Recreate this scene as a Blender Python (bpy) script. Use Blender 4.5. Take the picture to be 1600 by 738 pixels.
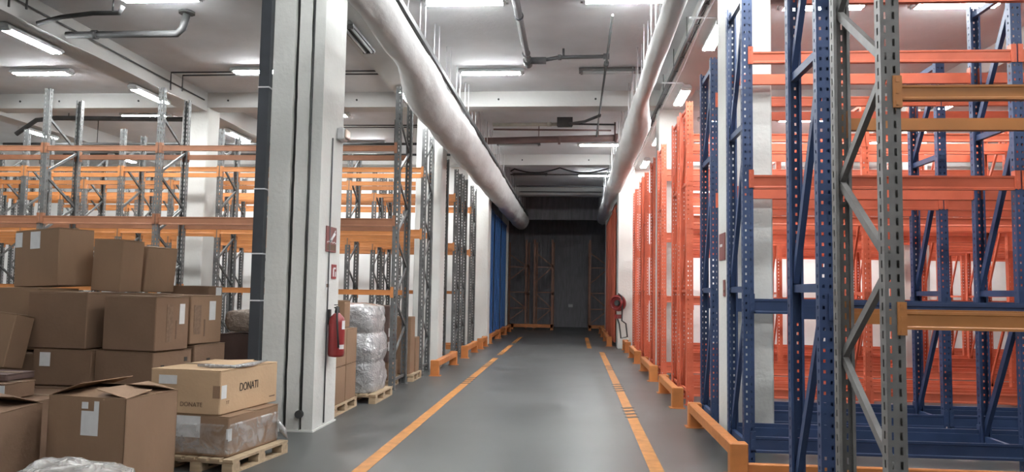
import bpy, math, random
from mathutils import Vector, Matrix, noise
random.seed(7)
for o in list(bpy.data.objects): bpy.data.objects.remove(o)
scene = bpy.context.scene
COL = scene.collection
rad = math.radians

# ------------------------------------------------------------------ camera, world, exposure
cam_d = bpy.data.cameras.new('camera'); cam = bpy.data.objects.new('camera', cam_d); COL.objects.link(cam)
cam_d.sensor_width = 36.0; cam_d.lens = 27.0; cam_d.clip_start = 0.05; cam_d.clip_end = 200
YAW, PITCH, ROLL = -0.08161, 0.07274, 0.016
fw = Vector((math.sin(YAW)*math.cos(PITCH), math.cos(YAW)*math.cos(PITCH), math.sin(PITCH)))
rt = Vector((math.cos(YAW), -math.sin(YAW), 0)); up = rt.cross(fw)
r2 = math.cos(ROLL)*rt + math.sin(ROLL)*up; u2 = -math.sin(ROLL)*rt + math.cos(ROLL)*up
mw = Matrix((r2, u2, -fw)).transposed().to_4x4(); mw.translation = Vector((0, 0, 1.6))
cam.matrix_world = mw
scene.camera = cam

world = bpy.data.worlds.new('world'); scene.world = world; world.use_nodes = True
world.node_tree.nodes['Background'].inputs[0].default_value = (.75, .8, .85, 1)
world.node_tree.nodes['Background'].inputs[1].default_value = 0.02
scene.view_settings.view_transform = 'Standard'; scene.view_settings.look = 'None'
scene.view_settings.gamma = 1.0; scene.view_settings.use_curve_mapping = False
scene.view_settings.exposure = 0.95
TUBE_E = 120.0      # radiance of the lit fluorescent tubes, which light the hall

# ------------------------------------------------------------------ materials
MATS = {}
def mat(name, col, rough=.6, metal=0., spec=.4, var=.12, vscale=6., bump=0., bscale=40., col2=None, stretch=(1, 1, 1)):
    if name in MATS: return MATS[name]
    m = bpy.data.materials.new(name); m.use_nodes = True; nt = m.node_tree; b = nt.nodes['Principled BSDF']
    b.inputs['Roughness'].default_value = rough; b.inputs['Metallic'].default_value = metal
    b.inputs['Specular IOR Level'].default_value = spec
    tc = nt.nodes.new('ShaderNodeTexCoord'); mp = nt.nodes.new('ShaderNodeMapping'); mp.inputs['Scale'].default_value = stretch
    nt.links.new(tc.outputs['Object'], mp.inputs['Vector'])
    n = nt.nodes.new('ShaderNodeTexNoise'); n.inputs['Scale'].default_value = vscale; n.inputs['Detail'].default_value = 5
    nt.links.new(mp.outputs[0], n.inputs['Vector'])
    r = nt.nodes.new('ShaderNodeValToRGB'); r.color_ramp.elements[0].position = .3; r.color_ramp.elements[1].position = .7
    c2 = col2 or tuple(c*(1-2*var) for c in col)
    r.color_ramp.elements[0].color = (*c2, 1); r.color_ramp.elements[1].color = (*col, 1)
    nt.links.new(n.outputs['Fac'], r.inputs[0]); nt.links.new(r.outputs[0], b.inputs['Base Color'])
    if bump:
        n2 = nt.nodes.new('ShaderNodeTexNoise'); n2.inputs['Scale'].default_value = bscale; n2.inputs['Detail'].default_value = 4
        nt.links.new(mp.outputs[0], n2.inputs['Vector'])
        bp = nt.nodes.new('ShaderNodeBump'); bp.inputs['Strength'].default_value = bump; bp.inputs['Distance'].default_value = .02
        nt.links.new(n2.outputs['Fac'], bp.inputs['Height']); nt.links.new(bp.outputs[0], b.inputs['Normal'])
    MATS[name] = m
    return m
def emis(name, col, strength):
    m = bpy.data.materials.new(name); m.use_nodes = True; b = m.node_tree.nodes['Principled BSDF']
    b.inputs['Base Color'].default_value = (.9, .9, .9, 1)
    b.inputs['Emission Color'].default_value = (*col, 1); b.inputs['Emission Strength'].default_value = strength
    return m
def film(name, alpha, col, rough=.22, bscale=9., bump=.9):
    m = bpy.data.materials.new(name); m.use_nodes = True; nt = m.node_tree; b = nt.nodes['Principled BSDF']
    b.inputs['Base Color'].default_value = (*col, 1); b.inputs['Roughness'].default_value = rough
    b.inputs['Specular IOR Level'].default_value = .8
    tc = nt.nodes.new('ShaderNodeTexCoord')
    n = nt.nodes.new('ShaderNodeTexNoise'); n.inputs['Scale'].default_value = bscale; n.inputs['Detail'].default_value = 6; n.inputs['Distortion'].default_value = 1.6
    nt.links.new(tc.outputs['Object'], n.inputs['Vector'])
    bp = nt.nodes.new('ShaderNodeBump'); bp.inputs['Strength'].default_value = bump; bp.inputs['Distance'].default_value = .05
    nt.links.new(n.outputs['Fac'], bp.inputs['Height']); nt.links.new(bp.outputs[0], b.inputs['Normal'])
    r = nt.nodes.new('ShaderNodeMapRange'); r.inputs['From Min'].default_value = .35; r.inputs['From Max'].default_value = .65
    r.inputs['To Min'].default_value = max(0, alpha-.25); r.inputs['To Max'].default_value = min(1, alpha+.25)
    nt.links.new(n.outputs['Fac'], r.inputs[0]); nt.links.new(r.outputs[0], b.inputs['Alpha'])
    return m

def wallmat(name, col, var=.05, rough=.75, bump=.12):
    return mat(name, col, rough=rough, spec=.25, var=var, vscale=1.3, bump=bump, bscale=18)
WHITE = wallmat('white_wall_paint', (.80, .80, .78))
PILLAR = wallmat('pillar_paint', (.62, .62, .59), var=.06, bump=.3)
CEIL = wallmat('ceiling_concrete', (.56, .57, .58), var=.07, bump=.2)
BEAMW = wallmat('ceiling_beam_paint', (.50, .50, .485), var=.05)
DARKWALL = mat('unlit_end_shade', (.27, .26, .275), rough=.85, spec=.2, var=.15, vscale=3, stretch=(4, 1, .6))  # dark tone stands in for the missing light at the far end
ORANGE = mat('orange_rack_paint', (.62, .135, .068), rough=.45, var=.10, vscale=4)
AMBER = mat('amber_beam_paint', (.52, .205, .065), rough=.42, var=.10, vscale=4)
YELLOW = mat('yellow_beam_paint', (.44, .18, .055), rough=.42, var=.08, vscale=4)
BLUE = mat('blue_rack_paint', (.032, .058, .135), rough=.45, var=.12, vscale=4)
BLUEP = mat('blue_panel_paint', (.05, .16, .42), rough=.5, var=.1, vscale=3)
GALV = mat('galvanised_steel', (.15, .152, .15), rough=.5, metal=.2, var=.2, vscale=9)
GALVD = mat('grey_upright_paint', (.17, .165, .158), rough=.5, metal=.1, var=.15, vscale=8)
GUARD = mat('guard_yellow_paint', (.52, .185, .05), rough=.5, var=.12, vscale=7)
LINE = mat('floor_line_paint', (.46, .19, .04), rough=.55, var=.18, vscale=9)
BLACKM = mat('black_mark', (.03, .03, .03), rough=.6, var=.1)
RUST = mat('rusty_brown_steel', (.30, .15, .10), rough=.6, var=.15)
PIPE = mat('dark_pipe', (.055, .055, .055), rough=.6, var=.2)
PIPEL = mat('pale_pipe', (.42, .40, .34), rough=.6, var=.1)
PIPER = mat('red_brown_pipe', (.20, .125, .115), rough=.55, var=.1)
DUCT = mat('duct_fabric', (.68, .68, .67), rough=.8, spec=.15, var=.05, vscale=3, bump=.9, bscale=3.5, stretch=(1.6, .7, 1.6))
POLE = mat('charcoal_pole_paint', (.045, .05, .058), rough=.5, var=.1)
GROOVE = mat('joint_gap', (.05, .05, .05), rough=.9, var=.1)
CARD = mat('cardboard', (.25, .158, .10), rough=.85, spec=.15, var=.06, vscale=2.5, bump=.12, bscale=30, stretch=(1, 1, .5))
CARDL = mat('pale_cardboard', (.50, .345, .215), rough=.85, spec=.15, var=.06, vscale=2.5, bump=.12, bscale=30)
CARDD = mat('dark_cardboard', (.20, .125, .082), rough=.85, spec=.15, var=.08, vscale=2.5, bump=.12, bscale=30)
CARDV = mat('plum_cardboard', (.13, .085, .075), rough=.8, spec=.2, var=.08)
EDGE = mat('cardboard_edge', (.52, .40, .28), rough=.9, var=.1, vscale=30)
PAPER = mat('label_paper', (.62, .62, .62), rough=.7, var=.04, vscale=20)
TAPE = mat('clear_tape', (.40, .30, .22), rough=.25, spec=.6, var=.05)
INK = mat('black_ink', (.03, .025, .02), rough=.7, var=.1)
INKB = mat('faded_brown_ink', (.14, .085, .055), rough=.8, var=.1)
WOOD = mat('pallet_wood', (.46, .34, .22), rough=.8, var=.14, vscale=5, stretch=(1, 6, 6))
RED = mat('extinguisher_red', (.24, .024, .024), rough=.35, spec=.5, var=.05)
SIGN = mat('sign_maroon', (.18, .055, .05), rough=.5, var=.06)
HOUSE = mat('lamp_housing', (.55, .56, .56), rough=.5, var=.03)
HOUSEOFF = mat('shaded_lamp_housing', (.16, .16, .16), rough=.6, var=.05)  # unlit battens: the shade on their underside is put into this grey
GREYP = mat('grey_pvc', (.075, .075, .078), rough=.6, var=.1)
RODM = mat('zinc_rod', (.70, .71, .72), rough=.4, metal=.3, var=.08)
FILMC = film('stretch_film_clear', .26, (.62, .60, .58), rough=.3, bscale=5, bump=.35)
FILMW = film('stretch_film_bundle', 1.0, (.38, .38, .38), rough=.3, bscale=13, bump=1.0)
FILMW.node_tree.nodes['Principled BSDF'].inputs['Coat Weight'].default_value = 1.0
FILMW.node_tree.nodes['Principled BSDF'].inputs['Coat Roughness'].default_value = .08
TUBE = emis('fluorescent_tube', (.96, .99, 1.0), TUBE_E)
TUBEOFF = mat('unlit_tube', (.40, .41, .41), rough=.3, var=.02)
FILMW.node_tree.nodes['Principled BSDF'].inputs['Alpha'].default_value = 1
for l in list(FILMW.node_tree.links):
    if l.to_socket.name == 'Alpha': FILMW.node_tree.links.remove(l)

# floor: polished grey screed, soft sheen, trowel marks
def floormat():
    m = bpy.data.materials.new('floor_screed'); m.use_nodes = True; nt = m.node_tree; b = nt.nodes['Principled BSDF']
    tc = nt.nodes.new('ShaderNodeTexCoord')
    n = nt.nodes.new('ShaderNodeTexNoise'); n.inputs['Scale'].default_value = .8; n.inputs['Detail'].default_value = 8
    nt.links.new(tc.outputs['Object'], n.inputs['Vector'])
    r = nt.nodes.new('ShaderNodeValToRGB'); r.color_ramp.elements[0].position = .3; r.color_ramp.elements[1].position = .72
    r.color_ramp.elements[0].color = (.060, .062, .061, 1); r.color_ramp.elements[1].color = (.084, .086, .084, 1)
    nt.links.new(n.outputs['Fac'], r.inputs[0]); nt.links.new(r.outputs[0], b.inputs['Base Color'])
    r2_ = nt.nodes.new('ShaderNodeMapRange'); r2_.inputs['To Min'].default_value = .30; r2_.inputs['To Max'].default_value = .46
    nt.links.new(n.outputs['Fac'], r2_.inputs[0]); nt.links.new(r2_.outputs[0], b.inputs['Roughness'])
    b.inputs['Specular IOR Level'].default_value = .45
    return m
FLOOR = floormat()

# ------------------------------------------------------------------ mesh helpers
class MB:
    def __init__(s): s.v = []; s.f = []; s.smooth = []
    def quad(s, a, b, c, d):
        i = len(s.v); s.v += [tuple(a), tuple(b), tuple(c), tuple(d)]; s.f.append((i, i+1, i+2, i+3)); s.smooth.append(False)
    def box(s, x0, x1, y0, y1, z0, z1, M=None):
        i = len(s.v); P = [(x0, y0, z0), (x1, y0, z0), (x1, y1, z0), (x0, y1, z0), (x0, y0, z1), (x1, y0, z1), (x1, y1, z1), (x0, y1, z1)]
        if M is not None: P = [tuple(M @ Vector(p)) for p in P]
        s.v += P
        for f in ((0, 3, 2, 1), (4, 5, 6, 7), (0, 1, 5, 4), (1, 2, 6, 5), (2, 3, 7, 6), (3, 0, 4, 7)):
            s.f.append(tuple(i+k for k in f)); s.smooth.append(False)
        return s
    def cbox(s, x0, x1, y0, y1, z0, z1, c=.01):       # box with chamfered vertical and top edges
        i = len(s.v)
        def ring(z, q): return [(x0+q, y0, z), (x1-q, y0, z), (x1, y0+q, z), (x1, y1-q, z), (x1-q, y1, z), (x0+q, y1, z), (x0, y1-q, z), (x0, y0+q, z)]
        def inset(z, q): return [(x0+q+c, y0+c, z), (x1-q-c, y0+c, z), (x1-c, y0+q+c, z), (x1-c, y1-q-c, z), (x1-q-c, y1-c, z), (x0+q+c, y1-c, z), (x0+c, y1-q-c, z), (x0+c, y0+q+c, z)]
        s.v += inset(z0, c)+ring(z0+c, c)+ring(z1-c, c)+inset(z1, c)
        for k in range(3):
            for j in range(8):
                a = i+k*8+j; b_ = i+k*8+(j+1) % 8; s.f.append((a, b_, b_+8, a+8)); s.smooth.append(False)
        s.f.append(tuple(i+7-j for j in range(8))); s.smooth.append(False)
        s.f.append(tuple(i+24+j for j in range(8))); s.smooth.append(False)
        return s
    def prism(s, prof, x0, x1):                        # (y,z) profile swept along X
        i = len(s.v); n = len(prof)
        s.v += [(x0, y, z) for y, z in prof]+[(x1, y, z) for y, z in prof]
        for k in range(n): s.f.append((i+k, i+(k+1) % n, i+n+(k+1) % n, i+n+k)); s.smooth.append(False)
        s.f.append(tuple(i+n-1-k for k in range(n))); s.f.append(tuple(i+n+k for k in range(n))); s.smooth += [False, False]
        return s
    def tube(s, pts, r, seg=8, cap=True):
        pts = [Vector(p) for p in pts]; rs = r if isinstance(r, (list, tuple)) else [r]*len(pts)
        base = len(s.v); prev = None
        for k, p in enumerate(pts):
            t = (pts[min(k+1, len(pts)-1)]-pts[max(k-1, 0)]).normalized()
            if prev is None:
                a = t.orthogonal().normalized()
            else:
                a = (prev-t*prev.dot(t)).normalized()
            prev = a; b = t.cross(a)
            for j in range(seg):
                an = 2*math.pi*j/seg; s.v.append(tuple(p+(a*math.cos(an)+b*math.sin(an))*rs[k]))
        for k in range(len(pts)-1):
            for j in range(seg):
                q = base+k*seg; s.f.append((q+j, q+(j+1) % seg, q+seg+(j+1) % seg, q+seg+j)); s.smooth.append(True)
        if cap:
            s.f.append(tuple(base+seg-1-j for j in range(seg))); e = base+(len(pts)-1)*seg
            s.f.append(tuple(e+j for j in range(seg))); s.smooth += [False, False]
        return s
    def lathe(s, prof, seg=20, c=(0, 0, 0)):           # (r,z) about Z
        return s.tube([(c[0], c[1], c[2]+z) for r, z in prof], [max(r, .0005) for r, z in prof], seg)
    def mesh(s, name, m):
        me = bpy.data.meshes.new(name); me.from_pydata(s.v, [], s.f)
        me.polygons.foreach_set('use_smooth', s.smooth); me.update()
        if m is not None: me.materials.append(m)
        return me
def link(name, data, parent=None, loc=(0, 0, 0), rot=(0, 0, 0), scale=(1, 1, 1)):
    o = bpy.data.objects.new(name, data); COL.objects.link(o)
    o.location = loc; o.rotation_euler = rot; o.scale = scale
    if parent is not None: o.parent = parent
    return o
def tag(o, label=None, cat=None, group=None, kind=None):
    if label: o['label'] = label
    if cat: o['category'] = cat
    if group: o['group'] = group
    if kind: o['kind'] = kind
    return o
def thing(name, label, cat, loc=(0, 0, 0), rotz=0, group=None, rot=None):
    return tag(link(name, None, None, loc, rot or (0, 0, rotz)), label, cat, group)
def boxpart(name, m, parent, *b, loc=(0, 0, 0), rot=(0, 0, 0)):
    return link(name, MB().box(*b).mesh(name, m), parent, loc, rot)
def struct(name, m, *b):
    return tag(link(name, MB().box(*b).mesh(name, m)), kind='structure')
def text_mesh(s, size, m, name='lettering'):
    cu = bpy.data.curves.new(name, 'FONT'); cu.body = s; cu.size = size; cu.extrude = .0006; cu.align_x = 'CENTER'; cu.align_y = 'CENTER'
    t = bpy.data.objects.new('tmp_text', cu); COL.objects.link(t)
    bpy.context.view_layer.update()
    me = bpy.data.meshes.new_from_object(t.evaluated_get(bpy.context.evaluated_depsgraph_get()))
    bpy.data.objects.remove(t); me.materials.clear(); me.materials.append(m)
    return me

# ------------------------------------------------------------------ the building
CZ = 5.75                                  # underside of the ceiling slab
tag(struct('floor', FLOOR, -17, 14, -7, 37, -.2, 0), 'polished grey screed warehouse floor')
tag(struct('ceiling', CEIL, -17, 14, -7, 37, CZ, CZ+.2), 'grey painted concrete ceiling slab')
struct('wall_left', WHITE, -17.2, -17, -7, 37, 0, CZ)
struct('wall_right', WHITE, 14, 14.2, -7, 37, 0, CZ)
struct('wall_near', WHITE, -17, 14, -7.2, -7, 0, CZ)
struct('wall_far_left', WHITE, -17, -3.35, 23.6, 23.8, 0, CZ)
struct('wall_far_right', WHITE, 1.75, 14, 23.3, 23.5, 0, CZ)
struct('wall_side_left', WHITE, -4.3, -4.15, 23.8, 32.5, 0, CZ)
struct('wall_side_right', WHITE, 2.6, 2.75, 23.5, 32.5, 0, CZ)
# the unlit end: ribbed walls with its darkness put into their colour
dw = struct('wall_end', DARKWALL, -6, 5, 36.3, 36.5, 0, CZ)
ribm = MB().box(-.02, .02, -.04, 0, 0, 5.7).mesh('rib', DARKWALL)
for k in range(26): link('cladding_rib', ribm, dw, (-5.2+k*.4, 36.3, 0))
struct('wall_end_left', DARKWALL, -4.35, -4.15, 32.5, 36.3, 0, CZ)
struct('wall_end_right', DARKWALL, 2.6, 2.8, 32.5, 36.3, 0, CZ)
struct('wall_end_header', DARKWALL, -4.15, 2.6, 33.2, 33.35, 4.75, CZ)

# ceiling beams: trim structure, across (X) on the pillar lines and along (Y) over the pillar rows
BY = (8.5, 15.6, 22.9, 30.2); BX = (-13.0, -8.1, -3.2, 1.95, 7.0)
n = 1
for y in BY:
    x0, x1 = (-17, 14) if y < 23 else (-4.1, 2.6)
    b = struct('trim_%d' % n, BEAMW, x0, x1, y, y+.45, CZ-.32, CZ); n += 1
    b['label'] = 'white painted concrete beam crossing the ceiling'
    if 10 < y < 23:
        hm = MB().tube([(0, -.012, 0), (0, .01, 0)], .022, 8).mesh('anchor_hole', BLACKM)
        for x in (-12.1, -11.2, -9.4, -7.4, -6.0, -4.6, -1.6, .4, 4.2): link('anchor_hole', hm, b, (x, y, CZ-.17))
for x in BX:
    y1 = 23.3
    b = struct('trim_%d' % n, BEAMW, x-.24, x+.24, -7, y1, CZ-.40, CZ); n += 1
    b['label'] = 'white painted concrete beam running along a row of pillars'

def pillar(x0, x1, y0, y1, label, joint=False):
    t = thing('pillar', label, 'pillar', ((x0+x1)/2, y0, 0)); t['kind'] = 'structure'; del t['category']
    w = (x1-x0)/2
    link('pillar_shaft', MB().cbox(-w, w, 0, y1-y0, 0, CZ-.3, .018).mesh('pillar_shaft', PILLAR), t)
    return t
PL = []
# near left pillar: three rendered panels with dark open joints between them
t = thing('pillar_joint', 'big white rendered pillar with dark joints and fire signs, left of aisle', None, (-3.2, 8.5, 0)); t['kind'] = 'structure'
pp = [(-3.51, -3.255), (-3.21, -3.055), (-3.028, -2.9)]
boxpart('joint_core', GROOVE, t, -.30, .29, .06, .78, 0, CZ-.3)
for a, b in pp:
    m_ = MB(); jag = []
    N = 40
    for k in range(N+1):
        z = k*(CZ-.3)/N; jag.append((a+3.2+(random.uniform(0, .006) if a > -3.4 else 0), b+3.2-(random.uniform(0, .008) if b < -2.95 else 0), z))
    for k in range(N):
        l0, r0, z0 = jag[k]; l1, r1, z1 = jag[k+1]
        m_.quad((l0, 0, z0), (r0, 0, z0), (r1, 0, z1), (l1, 0, z1))
        m_.quad((r0, 0, z0), (r0, .8, z0), (r1, .8, z1), (r1, 0, z1))
        m_.quad((l0, .8, z0), (l0, 0, z0), (l1, 0, z1), (l1, .8, z1))
        m_.quad((r0, .8, z0), (l0, .8, z0), (l1, .8, z1), (r1, .8, z1))
    link('pillar_panel', m_.mesh('pillar_panel', PILLAR), t)
m_ = MB().tube([(.17, -.012, .2), (.17, -.012, CZ-.35)], .012, 6)
link('conduit', m_.mesh('conduit', PIPE), t)
link('conduit_plug', MB().tube([(.155, -.05, .2), (.155, .01, .2)], .045, 12).mesh('conduit_plug', PIPE), t)
m_ = MB().tube([(.312, .36, .05), (.312, .36, 3.4)], .009, 6)
link('side_cable', m_.mesh('side_cable', GREYP), t)
boxpart('plinth', PILLAR, t, -.32, .315, -.015, .81, 0, .02)
PL1 = t
pillar(-3.30, -2.75, 15.6, 16.15, 'white pillar in left rack row beyond the wrapped pallets')
pillar(-3.25, -2.58, 22.9, 23.55, 'white pillar just before the blue end panels')
pillar(1.65, 2.13, 8.45, 9.0, 'white pillar between the blue rack ends')
pillar(1.68, 2.2, 15.6, 16.15, 'white pillar standing among the orange rack ends')
pillar(1.27, 1.75, 22.6, 23.3, 'white pillar carrying the fire hose reel')
pillar(-8.4, -7.83, 15.6, 16.15, 'white pillar seen through the left racks above the cartons')
pillar(6.43, 6.92, 15.6, 16.15, 'white pillar seen through the orange beams at right')
pillar(-2.98, -2.72, 31.3, 31.6, 'slim white post at the far end of the blue panels')
pillar(1.25, 1.5, 31.3, 31.6, 'slim white post at the far end of the orange panels')
# charcoal downpipe left of the near pillar
t = thing('downpipe', 'charcoal square downpipe strapped beside the near left pillar', 'pipe', (-3.585, 8.48, 0))
boxpart('pipe_shaft', POLE, t, -.06, .06, -.05, .05, 0, CZ-.02)
for z in (1.45, 1.98, 2.72, 3.9): boxpart('pipe_strap', RODM, t, -.066, .068, -.056, .056, z, z+.015)

# ------------------------------------------------------------------ racks
_mc = {}
def cached(key, fn):
    if key not in _mc: _mc[key] = fn()
    return _mc[key]
def upright_mesh(h, m, style):
    def mk():
        b = MB(); w = .05; d = .075; lip = .018; p = .07
        if style == 'slot': cols = [(-.030, -.020), (.012, .026)]; hh = .04; p = .075
        else: cols = [(-.031, -.016), (.014, .029)]; hh = .022
        nz = int(h/p)
        def front(y, sgn):
            pass
        z = 0
        for k in range(nz):
            z0 = k*p; zb = z0+p-hh; zt = z0+p
            b.quad((-w, 0, z0), (w, 0, z0), (w, 0, zb), (-w, 0, zb))
            xs = [-w]+[c for cc in cols for c in cc]+[w]
            for q in range(0, len(xs), 2): b.quad((xs[q], 0, zb), (xs[q+1], 0, zb), (xs[q+1], 0, zt), (xs[q], 0, zt))
            for s in (-1, 1):
                b.quad((s*w, 0, z0), (s*w, d, z0), (s*w, d, zb), (s*w, 0, zb))
                b.quad((s*w, 0, zb), (s*w, .03, zb), (s*w, .03, zt), (s*w, 0, zt))
                b.quad((s*w, .046, zb), (s*w, d, zb), (s*w, d, zt), (s*w, .046, zt))
        H = nz*p
        for s in (-1, 1): b.box(min(s*w, s*(w-lip)), max(s*w, s*(w-lip)), d, d+.003, 0, H)
        b.box(-.07, .07, -.03, d+.03, 0, .008)
        return b.mesh('upright', m)
    return cached(('up', round(h, 2), m.name, style), mk)
def brace_mesh(m, w=.02):
    return cached(('br', m.name, w), lambda: MB().box(-w*.7, w*.7, -w, w, 0, 1).mesh('brace', m))
def beam_mesh(L, h, m, conn):
    def mk():
        b = MB()
        # stepped box section, outer face at y=-.025
        prof = [(-.025, 0), (.025, 0), (.025, h*.72), (.005, h*.72), (.005, h), (-.025, h), (-.025, h*.86), (-.019, h*.80), (-.019, h*.20), (-.025, h*.14)]
        b.prism(prof[::-1], -L/2+.006, L/2-.006)
        if conn:
            for s in (-1, 1):
                x = s*L/2; b.box(min(x-s*.006, x), max(x-s*.006, x), -.03, .03, h-.19, h+.02); b.box(min(x, x+s*.04), max(x, x+s*.04), -.030, -.024, h-.19, h+.02)
        return b.mesh('beam', m)
    return cached(('bm', round(L, 2), h, m.name, conn), mk)
def conn_mesh(m):
    def mk():
        b = MB(); b.box(-.005, .003, -.034, .035, -.095, .08); b.box(.003, .043, -.036, -.026, -.095, .08)
        for z in (-.07, -.007, .056): b.box(.014, .030, -.041, -.036, z-.012, z+.012)
        return b.mesh('beam_connector', m)
    return cached(('cn', m.name), mk)

def rack(label, xs, y0, y1, h, upm, style, levels, bracing='z', detail=False, brm=None, zig=(.2, 0, .485), bw=.02, group=None):
    """xs: frame centres along X (first = end frame at the aisle); levels: (z_top, height, material, rows 'fr'/'f'/'r')"""
    x0 = xs[0]; group = group or {ORANGE.name: 'orange pallet racks', BLUE.name: 'blue pallet racks'}.get(upm.name, 'grey pallet racks'); t = thing('pallet_rack', label, 'pallet rack', (x0, y0, 0), 0, group)
    um = upright_mesh(h, upm, style); bm_ = brace_mesh(brm or upm, bw); D = y1-y0
    for x in xs:
        link('upright', um, t, (x-x0, 0, 0)); link('upright', um, t, (x-x0, D, 0), (0, 0, math.pi))
        a, c = .04, D-.04
        if bracing == 'z':                       # long diagonals between horizontals
            zs = [.18, 1.66, 3.28, h-.12]
            for z in zs: link('brace', bm_, t, (x-x0, a, z), (-math.pi/2, 0, 0), (1, 1, c-a))
            for p, q in zip(zs[:-1], zs[1:]):
                if q-p < .6: continue
                dz = q-p-.1; L = math.hypot(c-a, dz); link('brace', bm_, t, (x-x0, c, p+.05), (-math.atan2(a-c, dz), 0, 0), (1, 1, L))
        else:                                     # zig-zag lattice
            link('brace', bm_, t, (x-x0, a, .15), (-math.pi/2, 0, 0), (1, 1, c-a))
            z, side, st = zig
            while z+st < h-.02:
                ya, yb = (a, c) if side == 0 else (c, a)
                L = math.hypot(yb-ya, st-.02); link('brace', bm_, t, (x-x0, ya, z), (-math.atan2(yb-ya, st-.02), 0, 0), (1, 1, L)); z += st; side ^= 1
    xo = sorted(xs)
    for i in range(len(xo)-1):
        L = xo[i+1]-xo[i]-.1; xc = (xo[i]+xo[i+1])/2-x0
        for (zt, bh, m_, rows) in levels:
            me = beam_mesh(L, bh, m_, not detail)
            for rw in rows:
                o = link('beam', me, t, (xc, .022 if rw == 'f' else D-.022, zt-bh), (0, 0, 0 if rw == 'f' else math.pi))
                if detail:
                    for s in (-1, 1):
                        if s == 1: link('beam_connector', conn_mesh(m_), o, (L/2, 0, bh-.03))
                        else: link('beam_connector', conn_mesh(m_), o, (-L/2, 0, bh-.03), (0, 0, 0), (-1, 1, 1))
    return t

def X(x0, n, step): return [round(x0+k*step, 3) for k in range(n)]
XR = 1.69
GY = [(.22, .13, YELLOW, 'fr'), (1.53, .095, YELLOW, 'fr'), (2.745, .08, YELLOW, 'fr'), (3.95, .10, YELLOW, 'fr')]
NB = [(.25, .15, BLUE, 'fr'), (1.57, .14, BLUE, 'fr'), (3.98, .11, ORANGE, 'fr')]
BA = [(.27, .15, BLUE, 'fr'), (1.57, .14, BLUE, 'fr'), (2.77, .135, ORANGE, 'fr'), (3.99, .115, ORANGE, 'fr')]
OR_ = [(.27, .14, ORANGE, 'fr'), (1.57, .12, ORANGE, 'fr'), (2.77, .135, ORANGE, 'fr'), (3.99, .12, ORANGE, 'fr')]
rack('grey slotted pallet rack with yellow beams, nearest at right', X(XR, 2, 2.52), 4.22, 5.04, 4.8, GALVD, 'slot', GY, 'zig', True, zig=(.14, 1, .55), bw=.024)
rack('blue pallet rack frame back to back with the grey slotted rack', X(XR-.02, 2, 2.52), 5.25, 6.02, 4.7, BLUE, 'hole', NB, 'z', True, bw=.03)
rack('blue pallet rack with orange upper beams in front of the right pillar', X(XR-.02, 3, 2.52), 7.55, 8.36, 4.72, BLUE, 'hole', BA, 'z', True, bw=.03)
rack('blue pallet rack with orange upper beams directly behind the right pillar', X(XR-.02, 3, 2.62), 9.30, 10.1, 4.5, BLUE, 'hole', BA, 'z', True, bw=.03)
rack('first all-orange pallet rack beyond the blue racks', X(XR, 4, 2.52), 11.45, 12.24, 4.55, ORANGE, 'hole', OR_)
rack('second all-orange pallet rack beyond the blue racks', X(XR, 4, 2.52), 12.44, 13.2, 4.55, ORANGE, 'hole', OR_)
rack('third all-orange pallet rack, just before a white pillar', X(XR, 5, 2.52), 14.74, 15.5, 4.55, ORANGE, 'hole', OR_)
rack('fourth all-orange pallet rack, just behind a white pillar', X(XR, 5, 2.52), 16.2, 16.95, 4.55, ORANGE, 'hole', OR_)
rack('fifth all-orange pallet rack from the blue racks', X(XR, 5, 2.52), 18.2, 18.95, 4.55, ORANGE, 'hole', OR_)
rack('sixth all-orange pallet rack from the blue racks', X(XR, 5, 2.52), 19.1, 19.85, 4.55, ORANGE, 'hole', OR_)
rack('last all-orange pallet rack, beside the hose reel pillar', X(XR, 5, 2.52), 21.1, 21.9, 4.55, ORANGE, 'hole', OR_)
XL = -2.90
BROWNB = mat('brown_orange_beam', (.31, .135, .072), rough=.45, var=.08, vscale=4)
L1 = [(1.60, .085, AMBER, 'fr'), (2.76, .135, BROWNB, 'fr'), (3.96, .09, BROWNB, 'fr')]
LA = [(.24, .12, AMBER, 'fr'), (1.60, .09, AMBER, 'fr'), (2.76, .14, AMBER, 'fr'), (3.96, .11, AMBER, 'fr')]
LB = [(.24, .12, AMBER, 'fr'), (1.60, .08, AMBER, 'r'), (2.76, .12, AMBER, 'fr'), (3.96, .09, AMBER, 'fr')]
LN = [(2.76, .12, AMBER, 'fr'), (3.96, .09, AMBER, 'fr')]
rack('grey pallet rack with brown-orange beams just behind the carton pile', X(XL, 5, -2.035), 12.23, 13.15, 5.0, GALV, 'slot', L1, 'zig', True, zig=(.50, 0, .50))
rack('second grey pallet rack of the left hall, just before a pillar', X(XL, 7, -2.035), 14.45, 15.25, 4.75, GALV, 'slot', LN, 'zig')
rack('third grey pallet rack of the left hall, just behind a pillar', X(XL, 7, -2.035), 16.35, 17.12, 4.6, GALV, 'slot', LB, 'zig')
rack('fourth grey pallet rack of the left hall from the cartons', X(XL, 7, -2.035), 18.45, 19.2, 4.6, GALV, 'slot', LN, 'zig')
rack('fifth grey pallet rack of the left hall from the cartons', X(XL, 7, -2.035), 19.45, 20.2, 4.6, GALV, 'slot', LB, 'zig')
rack('last grey pallet rack of the left hall, before the far wall', X(XL, 7, -2.035), 21.35, 22.1, 4.6, GALV, 'slot', LN, 'zig')

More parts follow.
